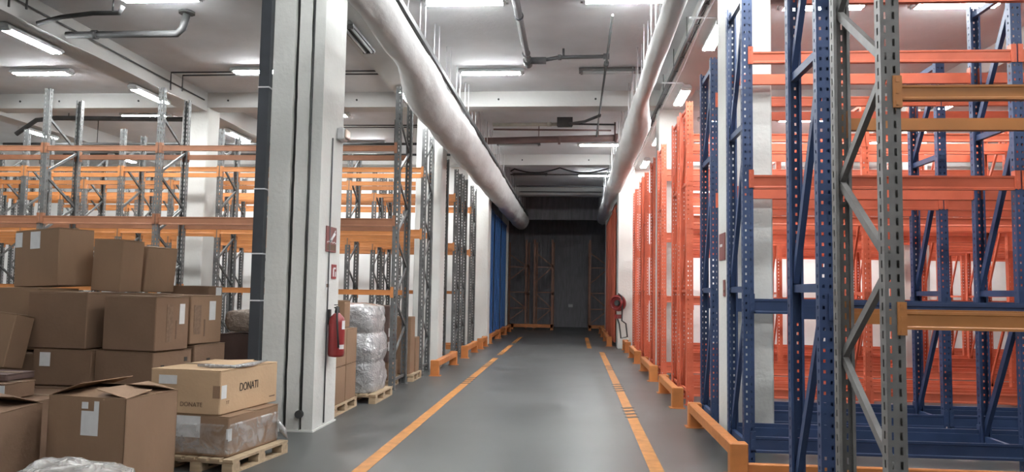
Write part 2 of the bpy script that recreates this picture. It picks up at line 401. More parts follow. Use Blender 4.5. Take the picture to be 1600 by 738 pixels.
# far panelled rack ends: blue at left, orange at right
def panel_bay(label, x, y0, y1, h, m, side):
    t = thing('panelled_rack', label, 'rack panel', (x, y0, 0), 0, 'panelled rack ends'); D = y1-y0
    um = upright_mesh(h, m, 'hole')
    link('upright', um, t, (-side*.1, 0, 0)); link('upright', um, t, (-side*.1, D, 0), (0, 0, math.pi))
    b = MB(); N = 8
    for k in range(N):                              # folded sheet: alternating proud ribs
        ya = k*D/N; yb = (k+1)*D/N; o = .0 if k % 2 else .025
        b.box(-.012+side*o, .012+side*o, ya, yb+.004, .1, h-.06)
    link('folded_sheet', b.mesh('folded_sheet', m), t)
    boxpart('top_rail', m, t, -.03, .03, 0, D, h-.08, h)
for i, (y0, y1, h) in enumerate(((24.1, 26.2, 4.35), (26.5, 28.6, 4.3), (28.9, 31.0, 4.3))):
    nm = ('nearest', 'middle', 'farthest')[i]
    panel_bay('blue sheet panel closing a rack end, %s of three' % nm, -2.78, y0, y1, h, BLUEP, 1)
    panel_bay('orange sheet panel closing a rack end, %s of three' % nm, 1.28, y0-.2, y1-.2, h, ORANGE, -1)
    if i < 2:
        pass

# rack-end guards: rail on two plate posts
def guard(label, x, y0, y1, side, kick=False):
    t = thing('rack_guard', label, 'rack guard', (x, y0, 0), 0, 'yellow rack-end guards'); L = y1-y0
    link('rail', MB().cbox(-.05, .05, .02, L-.02, .17, .29, .012).mesh('rail', GUARD), t)
    for yy, nm in ((0, 0), (L-.12, 1)):
        b = MB().cbox(-.06, .10 if side > 0 else .06, yy, yy+.12, 0, .295, .01) if side > 0 else MB().cbox(-.10, .06, yy, yy+.12, 0, .295, .01)
        link('post', b.mesh('post', GUARD), t)
    fp = cached(('gfp', side), lambda: MB().box(-.09 if side > 0 else -.12, .12 if side > 0 else .09, -.09, .09, 0, .012).mesh('foot_plate', GUARD))
    for yy in (.06, L-.06): link('foot_plate', fp, t, (0, yy, 0))
    if kick: link('kick_rail', MB().cbox(.1, 2.6, .10, .16, .01, .10, .01).mesh('kick_rail', GUARD), t)
for y0, y1, lb, kk in ((7.05, 9.65, 'yellow floor guard along the blue rack ends at right', True), (11.1, 12.85, 'yellow floor guard along the first orange rack ends', False),
                       (14.4, 16.4, 'yellow floor guard along the third and fourth orange rack ends', False), (17.95, 19.7, 'yellow floor guard along the fifth and sixth orange rack ends', False),
                       (21.2, 22.3, 'yellow floor guard just before the hose reel pillar', False)):
    guard(lb, 1.45, y0, y1, 1, kk)
for y0, y1, lb in ((14.4, 16.75, 'yellow floor guard before the second left pillar'), (18.35, 20.3, 'yellow floor guard along middle grey rack ends at left'),
                   (21.4, 22.6, 'yellow floor guard just before the third left pillar'), (23.7, 26.3, 'yellow floor guard below the nearest blue panel'), (26.6, 28.7, 'yellow floor guard below the middle blue panel'), (29.0, 31.1, 'yellow floor guard below the farthest blue panel')):
    guard(lb, -2.58, y0, y1, -1)
for y0, y1, lb in ((23.6, 26.2, 'yellow floor guard below the nearest orange panel'), (26.5, 28.6, 'yellow floor guard below the middle orange panel'), (28.9, 31.0, 'yellow floor guard below the farthest orange panel')):
    guard(lb, 1.06, y0, y1, 1)

# racks standing in the dark end, turned towards us
def dark_rack(label, x0, x1, y, h, brace=True):
    t = thing('dark_rack', label, 'pallet rack', (x0, y, 0), 0, 'racks in the dark end'); W = x1-x0
    for x in (0, W): link('upright', cached(('dku',), lambda: MB().box(-.04, .04, 0, .07, 0, h).mesh('upright', RUST)), t, (x, 0, 0))
    for x in (0, W): link('upright', cached(('dku',), None), t, (x, 2.0, 0))
    if brace:
        bm_ = cached(('dkb',), lambda: MB().box(-.02, .02, -.015, .015, 0, 1).mesh('brace', RUST))
        for z in (.9, 1.6, 2.7): link('brace', bm_, t, (0, .03, z), (0, math.pi/2, 0), (1, 1, W))
        for a, c, s in ((.25, .9, 1), (.9, 1.6, -1), (2.0, 2.7, 1), (2.75, 3.35, -1)):
            dz = c-a; L = math.hypot(W, dz); xs = 0 if s > 0 else W
            link('brace', bm_, t, (xs, .03, a), (0, s*math.atan2(W, dz), 0), (1, 1, L))
    for z in (1.5, 2.7):
        link('beam', MB().box(-.03, .03, 0, 2.0, z, z+.12).mesh('beam', RUST), t, (W, 0, 0))
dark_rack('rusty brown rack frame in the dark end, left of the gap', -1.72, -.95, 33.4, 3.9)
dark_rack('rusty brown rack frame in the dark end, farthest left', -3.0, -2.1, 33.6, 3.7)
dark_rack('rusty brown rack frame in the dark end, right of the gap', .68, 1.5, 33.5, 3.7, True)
def floor_rail(label, x0, x1, y):
    t = thing('floor_rail', label, 'rack guard', (x0, y, 0)); W = x1-x0
    boxpart('rail', GUARD, t, 0, W, 0, .1, .10, .24); boxpart('post', GUARD, t, W-.12, W, 0, .1, 0, .24) ; boxpart('post', GUARD, t, 0, .12, 0, .1, 0, .24)
floor_rail('yellow floor rail across the dark end, left of the gap', -2.7, -.88, 33.0)
floor_rail('yellow floor rail across the dark end, right of the gap', .62, 1.5, 33.1)
t = thing('notice_plate', 'tiny white plate on the dark end wall', 'sign', (-.16, 36.24, 1.0))
boxpart('plate', PAPER, t, -.1, .1, -.01, .01, -.07, .07)

# ------------------------------------------------------------------ floor lines
def floor_line(label, x, segs, marks):
    t = thing('floor_line', label, 'floor marking', (x, 0, 0))
    for a, b in segs: boxpart('painted_strip', LINE, t, -.065, .065, a, b, .0005, .003)
    mk = MB().box(-.085, .085, -.045, .045, .003, .0045).mesh('black_dash', BLACKM)
    for y, n_, st in marks:
        for k in range(n_): link('black_dash', mk, t, (0, y+k*st, 0), (0, 0, rad(30)), (1, 1.0, 1))
floor_line('yellow painted line on the floor, left side of aisle', -1.87, ((2, 18.6), (19.5, 23.2), (24.2, 27.5)), ((13.4, 4, .3), (16.5, 4, .33), (19.6, 3, .4), (24.4, 3, .4)))
floor_line('yellow painted line on the floor, right side of aisle', .765, ((2, 21.2),), ((10.2, 4, .27), (12.9, 4, .3), (16.4, 3, .4), (20.3, 2, .5)))

floor_line('short worn yellow line on the floor farther down the right of the aisle', .46, ((22.6, 28.0),), ((25.0, 3, .4),))
# ------------------------------------------------------------------ lamps
def lamp(label, x, y, z, along='x', lit=True, L=1.12, group=None):
    t = thing('ceiling_light', label, 'ceiling light', (x, y, z), 0 if along == 'x' else math.pi/2, 'fluorescent batten lights')
    link('housing', cached(('lh', L, lit), lambda: MB().prism([(-.05, .05), (-.09, .01), (-.092, -.029), (-.086, -.029), (-.083, -.004), (.083, -.004), (.086, -.029), (.092, -.029), (.09, .01), (.05, .05)], -L/2-.05, L/2+.05).mesh('housing', HOUSE if lit else HOUSEOFF)), t)  # side skirts shaped to hold the tubes' light off the ceiling
    for s in (-1, 1):
        link('tube', cached(('lt', L, lit), lambda: MB().tube([(-L/2+.02, 0, 0), (L/2-.02, 0, 0)], .021, 10).mesh('tube', TUBE if lit else TUBEOFF)), t, (0, s*.05, -.032))
        link('end_cap', cached(('le', L, lit), lambda: MB().box(-L/2-.02, -L/2+.02, -.088, .088, -.05, .01).mesh('end_cap', HOUSE if lit else HOUSEOFF)), t, (0, 0, 0), (0, 0, 0 if s < 0 else math.pi))
    return t
ZX = CZ-.05; ZY = CZ-.45
ordn = ('first', 'second', 'third', 'fourth', 'fifth', 'sixth', 'seventh', 'eighth', 'ninth', 'tenth')
for i, (y, l, r) in enumerate(((10.5, 1, 1), (14.0, 1, 0), (21.0, 0, 1), (26.5, 0, 1))):
    for x, lit, sd in ((-1.58, l, 'left'), (.66, r, 'right')):
        far = ('in the nearest visible pair', 'in the second visible pair', 'before the drooping cable', 'farthest down the aisle')[i]
        lamp('%s batten light across the aisle ceiling, %s of pair, %s' % ('lit' if lit else 'unlit', sd, far), x, y, ZX, 'x', lit)
for x, nm in ((-10.3, 'outer'), (-5.9, 'inner')):
    for i, y in enumerate((10.2, 13.8, 17.4, 20.85)):
        lamp('lit crosswise batten over the left racks, %s bay, %s from the front' % (nm, ordn[i]), x, y, ZX, 'x', True)
for x, nm, ys in ((-13.03, 'farthest left beam', (14.0, 17.5, 21.0)), (-8.18, 'beam above the carton pile', (7.2, 10.71, 13.94, 17.81, 21.2)), (-3.19, 'beam over the left pillars', (10.82, 14.23, 18.0, 21.6)),
                  (1.96, 'beam over the right pillars', (7.2, 10.85, 14.23, 18.29, 21.65)), (7.04, 'beam over the orange racks', (11.2, 15.04, 18.6, 21.8))):
    for i, y in enumerate(ys):
        lit = not (x == -3.19 and i in (0, 2))
        lamp('%s lengthwise batten under the %s, %s from the front' % ('lit' if lit else 'unlit', nm, ordn[i]), x, y, ZY-.02, 'y', lit)
for x, nm in ((3.45, 'left'), (5.25, 'right'), (10.0, 'outermost')):
    for i, y in enumerate((10.87, 18.03, 21.6)):  # rear row is added to brighten the far right wall
        if x == 10.0 and i == 0: continue
        lamp('lit crosswise batten over the right racks, %s one, %s row' % (nm, ('front', 'middle', 'added rear')[i]), x, y, ZX, 'x', True)
for i, (x, y) in enumerate(((-1.58, 6.9), (.66, 6.9), (-1.58, 3.4), (.66, 3.4), (3.45, 3.7), (5.25, 3.7), (-5.9, 1.0), (-1.58, -2.5), (.66, -2.5), (5.25, -2.5))):  # unseen battens added as front light on cartons, pillar and racks
    lamp('added lit crosswise batten out of frame near the viewpoint, %s counted from the aisle' % ordn[i], x, y, ZX, 'x', True)

# ------------------------------------------------------------------ fabric air ducts
def duct(label, x, z, r, y0, y1, seed, far):
    t = thing('fabric_duct', label, 'air duct', (x, y0, z), 0, 'fabric air ducts'); L = y1-y0; N = int(L/.14); seg = 28; r_near = r
    b = MB()
    for k in range(N+1):
        y = k*L/N; sag = .025*math.sin(math.pi*((y/2.4) % 1))
        fl = 1.0+.10*noise.noise((y*.5, seed, 0))
        s_ = min(1, max(0, (y+y0-far[3])/2.2)); s_ = s_*s_*(3-2*s_)
        r = r_near+(far[2]-r_near)*s_; ox = (far[0]-x)*s_; oz = (far[1]-z)*s_
        endq = min(1, (L-y)/.25); rr = r*(.35+.65*math.sqrt(max(0, endq))) if endq < 1 else r
        for j in range(seg):
            a = 2*math.pi*j/seg
            w = 1+.07*noise.noise((y*1.1, math.cos(a)*1.5+seed, math.sin(a)*1.5))+.05*noise.noise((y*2.2+math.sin(a)*1.5, math.cos(a)*3.5, math.sin(a)*3.5+seed))+.03*noise.noise((y*1.5+a*2.5, a*4, seed))+.10*math.exp(-((y+y0-far[3]-.6)/.8)**2)*noise.noise((y*5+math.sin(a)*3, math.cos(a)*4, seed*2))
            px = rr*w*math.cos(a)*(2-fl); pz = rr*w*math.sin(a)*fl*(1.12 if math.sin(a) < 0 else 1.0)-sag
            b.v.append((px+ox, y, pz+oz))
    for k in range(N):
        for j in range(seg):
            q = k*seg; b.f.append((q+j, q+(j+1) % seg, q+seg+(j+1) % seg, q+seg+j)); b.smooth.append(True)
    b.f.append(tuple(N*seg+j for j in range(seg))); b.smooth.append(False); b.f.append(tuple(seg-1-j for j in range(seg))); b.smooth.append(False)
    link('fabric_sleeve', b.mesh('fabric_sleeve', DUCT), t)
    r = r_near
    link('suspension_rail', MB().box(-.025, .025, 0, L, -.03, .04).mesh('suspension_rail', PIPE), t, ((r*.86 if x < 0 else r*.3), 0, (r*.80 if x < 0 else r*1.1)))
    rm = MB().tube([(0, 0, r+.03), (0, 0, CZ-z)], .009, 6).mesh('hanger_rod', RODM)
    sl = MB().tube([(0, 0, 0), (.01, .02, .12), (.03, .03, .25)], .006, 5).mesh('loose_tie', RODM)
    y = .5
    while y < L:
        link('hanger_rod', rm, t, (0, y, 0)); link('hanger_rod', rm, t, (.05*(1 if x < 0 else -1), y+.14, 0))
        if int(y*2) % 3 == 0: link('loose_tie', sl, t, (.03, y+.1, r+.15), (0, 0, y))
        y += 1.12
    return t
duct('white fabric air duct hanging along the left of the aisle', -2.20, 4.73, .205, 3.2, 33.0, 2.3, (-2.31, 4.66, .335, 9.6))
duct('white fabric air duct hanging along the right of the aisle', 1.08, 4.85, .125, 3.2, 33.0, 7.7, (1.17, 4.80, .235, 12.5))

# ------------------------------------------------------------------ ceiling services
def pipe(name, label, pts, r, m, cat='pipe', parts=None, seg=8):
    p0 = Vector(pts[0]); t = thing(name, label, cat, p0)
    link('pipe_run', MB().tube([Vector(p)-p0 for p in pts], r, seg).mesh('pipe_run', m), t)
    for nm, loc, rr, l, ax in (parts or []):
        d = Vector(ax)*l/2
        link(nm, MB().tube([-d, d], rr, 10).mesh(nm, m), t, Vector(loc)-p0)
    return t
zp = 5.5
pipe('drain_pipe', 'grey drain pipe running towards us above the aisle with a tee end', [(-.82, 2, zp), (-.82, 12.9, zp)], .055, GREYP, parts=[('pipe_tee', (-.82, 12.75, zp), .075, .3, (0, 1, 0)), ('pipe_collar', (-.82, 12.3, zp), .068, .06, (0, 1, 0)), ('pipe_collar', (-.82, 10.6, zp), .068, .06, (0, 1, 0)), ('pipe_branch', (-.66, 12.7, zp), .06, .3, (1, 0, 0))])
pipe('sprinkler_branch', 'grey branch pipe crossing from the drain tee', [(-.6, 12.7, zp), (-.3, 12.72, zp+.06), (.55, 12.75, zp+.08)], .034, GREYP, parts=[('pipe_collar', (-.28, 12.72, zp+.06), .048, .06, (1, 0, 0)), ('sprinkler_head', (-.22, 12.72, zp+.14), .02, .14, (0, 0, 1)), ('pipe_collar', (.5, 12.75, zp+.08), .05, .1, (1, 0, 0))])
pipe('sprinkler_pipe', 'thin dark pipe running lengthwise above the aisle', [(.5, 10.6, 5.5), (.5, 18.3, 5.36)], .02, PIPE, parts=[('pipe_collar', (.5, 12.75, 5.45), .045, .12, (0, 1, 0)), ('pipe_collar', (.5, 16.2, 5.37), .035, .15, (0, 1, 0))])
pipe('sloped_hose', 'sloping dark hose between lengthwise pipe and pale pipe', [(.47, 16.3, 5.38), (.2, 16.7, 5.36), (-.1, 17.0, 5.38), (-.4, 17.2, 5.42)], .032, GREYP)
pipe('pale_pipe', 'pale yellowish pipe crossing the aisle behind the beam', [(-1.9, 17.3, 5.42), (-.38, 17.25, 5.42)], .042, PIPEL, parts=[('pipe_collar', (-.6, 17.25, 5.42), .055, .1, (1, 0, 0))])
pipe('dark_crosspipe', 'thin dark pipe crossing the aisle beside the pale pipe', [(-.35, 17.3, 5.44), (.9, 17.3, 5.42)], .02, PIPE)
t = thing('junction_box', 'dark junction box on the ceiling pipes over the aisle', 'box', (-.3, 17.1, 5.38))
boxpart('box_body', GREYP, t, -.11, .22, -.08, .08, -.05, .14); boxpart('box_lid', PIPE, t, -.12, .23, -.09, -.08, -.06, .15)
pipe('red_thin_pipe', 'thin red-brown pipe crossing the aisle above the thick one', [(-2.0, 18.4, 5.55), (.85, 18.4, 5.52)], .022, PIPER)
pipe('red_thick_pipe', 'thick red-brown sprinkler main crossing the aisle', [(-2.3, 18.6, 5.30), (1.0, 18.6, 5.38)], .085, PIPER, parts=[('pipe_flange', (-.4, 18.6, 5.32), .105, .06, (1, 0, 0)), ('pipe_end', (.98, 18.6, 5.38), .11, .09, (1, 0, 0)), ('hanger', (-.9, 18.6, 5.55), .01, .5, (0, 0, 1)), ('hanger', (.55, 18.6, 5.55), .012, .5, (0, 0, 1)), ('hanger', (.95, 18.55, 5.55), .02, .5, (0, 0, 1))])
pipe('far_pipe', 'dark pipe crossing the aisle before the fourth lamp', [(-2.2, 23.6, 5.6), (1.1, 23.6, 5.52)], .035, PIPE)
cb = [( -2.1, 24.6, 5.5)]
for k in range(1, 25):
    s = k/24; cb.append((-2.1+3.2*s, 24.6, 5.62-.16*abs(math.sin(s*math.pi*2))))
pipe('drooping_cable', 'black cable drooping across the far aisle ceiling', cb, .022, BLACKM, 'cable')
for i, y in enumerate((25.6, 28.4, 30.0, 31.6)):
    pipe('far_conduit', '%s thin conduit across the far dim ceiling, counted from the drooping cable' % ordn[i], [(-2.2, y, 5.55), (1.1, y, 5.55)], .02, GREYP)
pipe('red_ceiling_pipe', 'red-brown pipe along the ceiling above the orange beams', [(2.3, 10.35, 5.55), (9.5, 10.35, 5.55)], .04, PIPER)
# conduits crossing the left bays, dropping round the beams
for i, (y, xa, xb) in enumerate(((9.6, -7.7, -3.5), (13.9, -7.75, -3.5), (18.6, -7.8, -3.5))):
    t = thing('conduit_pair', 'pair of thin conduits crossing the left ceiling, %s from the front' % ordn[i], 'conduit', (xa, y, CZ-.03))
    for s in (0, 1):
        link('conduit_run', MB().tube([(0+s*.18, s*.1, -.36), (s*.18, s*.1, -.02-s*.03), (xb-xa, s*.1, -.02-s*.03)], .016, 6).mesh('conduit_run', PIPE), t)
pipe('left_drain', 'dark drain pipe across the left hall ceiling with a bent riser', [(-7.75, 10.87, 5.40), (-6.0, 10.87, 5.40), (-5.92, 10.87, 5.48), (-5.86, 10.87, 5.70)], .055, PIPE, parts=[('pipe_flange', (-5.86, 10.87, 5.72), .12, .03, (0, 0, 1)), ('pipe_collar', (-7.3, 10.87, 5.40), .07, .08, (1, 0, 0))])
pipe('left_bent_pipe', 'short bent dark pipe beside the left ceiling beam', [(-7.8, 10.3, 5.38), (-7.4, 10.25, 5.45), (-6.9, 10.2, 5.48), (-6.5, 10.2, 5.48), (-6.45, 10.2, 5.58)], .035, PIPE, parts=[('hanger', (-6.6, 10.2, 5.62), .012, .26, (0, 0, 1))])
pipe('left_far_drain', 'grey drain pipe with a wide bend above the grey racks', [(-12.7, 16.3, 5.0), (-12.3, 16.4, 5.35), (-11.9, 16.5, 5.42), (-8.5, 16.6, 5.4)], .055, PIPE, parts=[('hanger', (-11.6, 16.5, 5.58), .01, .34, (0, 0, 1)), ('hanger', (-9.4, 16.57, 5.58), .01, .34, (0, 0, 1))])
pipe('left_long_pipe', 'long thin pipe crossing the whole left hall', [(-14.5, 18.2, 5.15), (-3.4, 18.2, 5.15)], .032, PIPE, parts=[('hanger', (xx, 18.2, 5.45), .01, .6, (0, 0, 1)) for xx in (-12, -9.6, -6.6, -4.4)])
pipe('left_long_pipe', 'second long thin pipe crossing the left hall, farther back', [(-14.5, 20.5, 5.3), (-3.4, 20.5, 5.3)], .03, PIPE, parts=[('hanger', (xx, 20.5, 5.52), .01, .45, (0, 0, 1)) for xx in (-11, -6.9, -4.2)])
pipe('left_beam_cable', 'thin cable clipped along the side of the left ceiling beam', [(-7.83, 4, 5.6), (-7.83, 15.4, 5.55)], .014, PIPE, 'cable')
# right: cable tray beside the duct, over the rack ends
t = thing('cable_tray', 'dark cable tray running along the right rack tops', 'cable tray', (1.72, 3.5, 5.36))
boxpart('tray_side', GREYP, t, -.09, -.07, 0, 20, 0, .07); boxpart('tray_side', GREYP, t, .07, .09, 0, 20, 0, .07)
cm = MB()
for k in range(5): cm.tube([(-.05+.025*k, yy*1.0, .03+.012*math.sin(yy*2+k)) for yy in range(0, 21)], .012, 5)
link('cable_bundle', cm.mesh('cable_bundle', PIPE), t)
rm = MB().box(-.09, .09, -.015, .015, -.006, .006).mesh('tray_rung', GREYP); hm = MB().tube([(0, 0, 0), (0, 0, CZ-5.36)], .007, 5).mesh('tray_hanger', GREYP)
for k in range(26):
    link('tray_rung', rm, t, (0, .3+k*.76, 0))
    if k % 2 == 0: link('tray_hanger', hm, t, (-.08, .3+k*.76, 0))
for i, y in enumerate((10.2, 13.4, 17.0)):
    pipe('light_bracket', 'white angle bracket beside the right cable tray, %s from the front' % ordn[i], [(1.5, y, 5.3), (1.85, y, 5.3), (1.9, y, 5.26)], .014, RODM, 'bracket')
pipe('white_cable', 'thin white cable slung along the right fabric duct', [(1.45, 4+k*.8, 4.70+.03*math.sin(k*1.3)) for k in range(22)], .008, RODM, 'cable')

# ------------------------------------------------------------------ fittings on the pillars
t = thing('fire_sign', 'maroon fire extinguisher sign high on the left pillar', 'sign', (-2.897, 8.93, 2.19), 0)
boxpart('sign_plate', SIGN, t, 0, .008, -.19, .19, -.15, .15)
ic = MB().tube([(.011, -.04, -.02), (.011, .10, .07)], .018, 6).tube([(.011, .10, .07), (.011, .13, .11)], .008, 5)
link('pictogram', ic.mesh('pictogram', PAPER), t)
boxpart('sign_text_block', INKB, t, .008, .010, -.16, .16, -.13, -.06)
pm = MB()
for k in range(7): pm.box(.008, .011, -.16+k*.05, -.13+k*.05, -.045+.008*(k % 2), -.03+.008*(k % 2))
link('lettering', pm.mesh('lettering', PAPER), t)
t = thing('fire_sign_small', 'small red extinguisher pictogram plate above the extinguisher', 'sign', (-2.897, 9.08, 1.81))
boxpart('sign_plate', RED, t, 0, .006, -.09, .09, -.085, .085)
link('pictogram', MB().box(.006, .009, -.05, -.01, -.06, .04).box(.006, .009, -.03, .05, .03, .05).box(.006, .009, .03, .06, -.06, .0).mesh('pictogram', PAPER), t)
t = thing('inspection_tag', 'small grey inspection label on the left pillar', 'label', (-2.897, 8.86, 1.64))
boxpart('tag_plate', PAPER, t, 0, .004, -.07, .07, -.05, .05); boxpart('tag_print', INKB, t, .004, .005, -.05, .05, -.02, .02)
t = thing('fire_extinguisher', 'red fire extinguisher hanging on the left pillar', 'extinguisher', (-2.79, 8.93, .80))
link('cylinder_body', MB().lathe([(.02, 0), (.085, .01), (.095, .04), (.095, .40), (.085, .46), (.05, .50), (.028, .52)], 24).mesh('cylinder_body', RED), t)
link('valve_head', MB().lathe([(.026, .51), (.03, .53), (.022, .58), (.012, .60)], 12).mesh('valve_head', BLACKM), t)
link('lever', MB().box(-.012, .012, -.08, .05, .575, .59).box(-.01, .01, -.09, .02, .61, .62).mesh('lever', BLACKM), t)
link('hose', MB().tube([(0, -.02, .56), (.03, -.09, .57), (.04, -.13, .48), (.05, -.12, .30), (.06, -.10, .12)], .012, 8).mesh('hose', BLACKM), t)
b = MB()
for z0, z1, a0, a1 in ((.33, .43, -.6, .1), (.10, .15, -.9, -.1)):
    for k in range(6):
        p, q = a0+(a1-a0)*k/6, a0+(a1-a0)*(k+1)/6; R_ = .0965
        b.quad((R_*math.cos(p), R_*math.sin(p), z0), (R_*math.cos(q), R_*math.sin(q), z0), (R_*math.cos(q), R_*math.sin(q), z1), (R_*math.cos(p), R_*math.sin(p), z1))
link('label_plate', b.mesh('label_plate', PAPER), t)
boxpart('wall_bracket', BLACKM, t, -.11, -.08, -.03, .03, .38, .56)
t = thing('emergency_light', 'small cream emergency light high on the left pillar', 'light', (-2.9, 9.13, 3.49))
link('light_body', MB().cbox(0, .09, -.10, .10, -.07, .08, .015).mesh('light_body', HOUSE), t)
link('lens', MB().cbox(.09, .12, -.08, .08, -.05, .06, .012).mesh('lens', mat('warm_lens', (.75, .6, .5), rough=.3, var=.03)), t)
# right pillar plates
t = thing('fire_sign', 'brown fire sign on the aisle side of the right pillar', 'sign', (1.647, 8.72, 2.14))
boxpart('sign_plate', SIGN, t, -.008, 0, -.17, .17, -.15, .15); boxpart('pictogram', PAPER, t, -.011, -.008, -.03, .1, .0, .03)
t = thing('fire_sign_small', 'small brown plate lower on the right pillar', 'sign', (1.647, 8.62, 1.68))
boxpart('sign_plate', SIGN, t, -.006, 0, -.06, .06, -.09, .09); boxpart('plate_text', INKB, t, -.008, -.006, -.03, .03, -.05, -.02)
# hose reel on the far right pillar
t = thing('fire_hose_reel', 'red fire hose reel with dangling black hose on far right pillar', 'hose reel', (1.28, 22.44, 1.33), rad(-38))
link('reel_disc', MB().tube([(0, -.03, 0), (0, .04, 0)], .24, 24).mesh('reel_disc', RED), t)
link('reel_hub', MB().tube([(0, -.10, 0), (0, .1, 0)], .08, 16).mesh('reel_hub', BLACKM), t)
link('hose_coil', MB().tube([((.19)*math.cos(k*.3), -.06-.002*k, .19*math.sin(k*.3)) for k in range(45)], .018, 6).mesh('hose_coil', RED), t)
link('dangling_hose', MB().tube([(0.05, -.08, .27), (.16, -.07, .2), (.18, -.07, -.2), (.17, -.07, -.5), (.31, -.07, -.58), (.36, -.07, -.95), (.14, -.07, -1.0), (.08, -.07, -.6), (.02, -.07, -.45)], .022, 7).mesh('dangling_hose', BLACKM), t)
link('valve', MB().box(-.06, .04, -.12, .1, -.45, -.33).mesh('valve', RED), t)
t = thing('floor_valve', 'small white pipe stub at the foot of hose reel pillar', 'pipe', (1.50, 22.4, 0))
link('stub', MB().tube([(0, 0, 0), (0, 0, .22), (.08, 0, .3)], .05, 10).mesh('stub', PIPEL), t); link('stub_collar', MB().lathe([(.07, 0), (.07, .05), (.05, .06)], 12).mesh('stub_collar', PIPEL), t)

# ------------------------------------------------------------------ pallets
def pallet(label, loc, rz, w, d, h=.13):
    t = thing('pallet', label, 'pallet', loc, rz, 'wooden pallets')
    n_ = 6; bw = w/(n_*1.25)
    bm_ = cached(('pb', w, d), lambda: MB().box(-bw/2, bw/2, 0, d, h-.022, h).mesh('deck_board', WOOD))
    for k in range(n_): link('deck_board', bm_, t, (bw/2+k*(w-bw)/(n_-1), 0, 0))
    blk = cached(('pk',), lambda: MB().box(-.05, .05, -.06, .06, .02, h-.04).mesh('block', WOOD))
    sl = cached(('ps', w), lambda: MB().box(0, w, -.05, .05, h-.042, h-.022).mesh('stringer', WOOD)); rn = cached(('pr', d), lambda: MB().box(-.05, .05, 0, d, 0, .02).mesh('runner', WOOD))
    for y in (.06, d/2, d-.06):
        link('stringer', sl, t, (0, y, 0))
        for x in (.05, w/2, w-.05): link('block', blk, t, (x, y, 0))
    for x in (.05, w/2, w-.05): link('runner', rn, t, (x, 0, 0))
    return t

# ------------------------------------------------------------------ cartons
def carton(label, x, y, z, a, w, d, h, m=None, flaps='closed', labels=(), tilt=(0, 0), name='carton', edge=True):
    """(x,y,z): near lower corner; a: turn in degrees; w to the left, d to the back. labels: (face 'f'/'r', u0,u1,z0,z1, material)"""
    m = m or CARD
    t = thing(name, label, 'cardboard box', (x, y, z), group='cartons', rot=(rad(tilt[0]), rad(tilt[1]), rad(-a)))
    b = MB(); th = .006
    N = 8                                              # walls with a slight bulge
    if flaps == 'open':
        b.box(-w, 0, 0, th, 0, h).box(-w, 0, d-th, d, 0, h).box(-w, -w+th, 0, d, 0, h).box(-th, 0, 0, d, 0, h).box(-w, 0, 0, d, 0, th)
        link('carton_body', b.mesh('carton_body', m), t)
        q = random.uniform(-6, 6)
        fw_ = min(w, d)*.48
        link('flap', MB().box(-w, 0, 0, fw_, 0, .005).mesh('flap', m), t, (0, 0, h), (rad(9+q*.3), 0, 0))
        link('flap', MB().box(-w, 0, -fw_, 0, 0, .005).mesh('flap', m), t, (0, d, h), (rad(-14), 0, 0))
        link('flap', MB().box(-fw_, 0, .01, d-.01, 0, .005).mesh('flap', m), t, (0, 0, h+.002), (0, rad(12), 0))
        link('flap', MB().box(0, fw_, .01, d-.01, 0, .005).mesh('flap', m), t, (-w, 0, h+.002), (0, rad(-20), 0))
    else:
        link('carton_body', MB().cbox(-w, 0, 0, d, 0, h-.006, .008).mesh('carton_body', m), t)
        for s in (0, 1):
            ya, yb = (0.002, d/2-.002) if s == 0 else (d/2+.002, d-.002)
            f = MB(); n_ = 10
            for k in range(n_):                       # slightly warped flap sheets
                xa, xb = -w+w*k/n_, -w+w*(k+1)/n_
                def zz(xx): return h-.004+.005*noise.noise((xx*5+x*9, y*3+s*7, z))
                za, zb = zz(xa), zz(xb)
                i = len(f.v); f.v += [(xa, ya, za-.003), (xb, ya, zb-.003), (xb, yb, zb-.003), (xa, yb, za-.003), (xa, ya, za+.004), (xb, ya, zb+.004), (xb, yb, zb+.004), (xa, yb, za+.004)]
                for q in ((0, 3, 2, 1), (4, 5, 6, 7), (0, 1, 5, 4), (1, 2, 6, 5), (2, 3, 7, 6), (3, 0, 4, 7)): f.f.append(tuple(i+e for e in q)); f.smooth.append(False)
            link('flap', f.mesh('flap', m), t)
        boxpart('tape', TAPE, t, -w-.001, .001, d/2-.025, d/2+.025, h+.003, h+.006)
    for fc, u0, u1, z0, z1, lm in labels:
        if fc == 'f': boxpart('sticker', lm, t, -w+u0*w, -w+u1*w, -.003, .001, z0*h, z1*h)
        else: boxpart('sticker', lm, t, -.001, .003, u0*d, u1*d, z0*h, z1*h)
    return t
# front pair
c = carton('open carton with torn white label at front, pale right side', -3.17, 5.30, 0, 9, .66, .56, .79, CARD, 'open', [('f', .44, .66, .66, .88, PAPER), ('f', .44, .52, .90, .96, PAPER), ('f', .60, .66, .88, .97, PAPER)])
carton('carton cut off by the left frame edge with film on its flap', -3.80, 4.55, 0, -8, .80, .95, .72, CARDD, 'open')
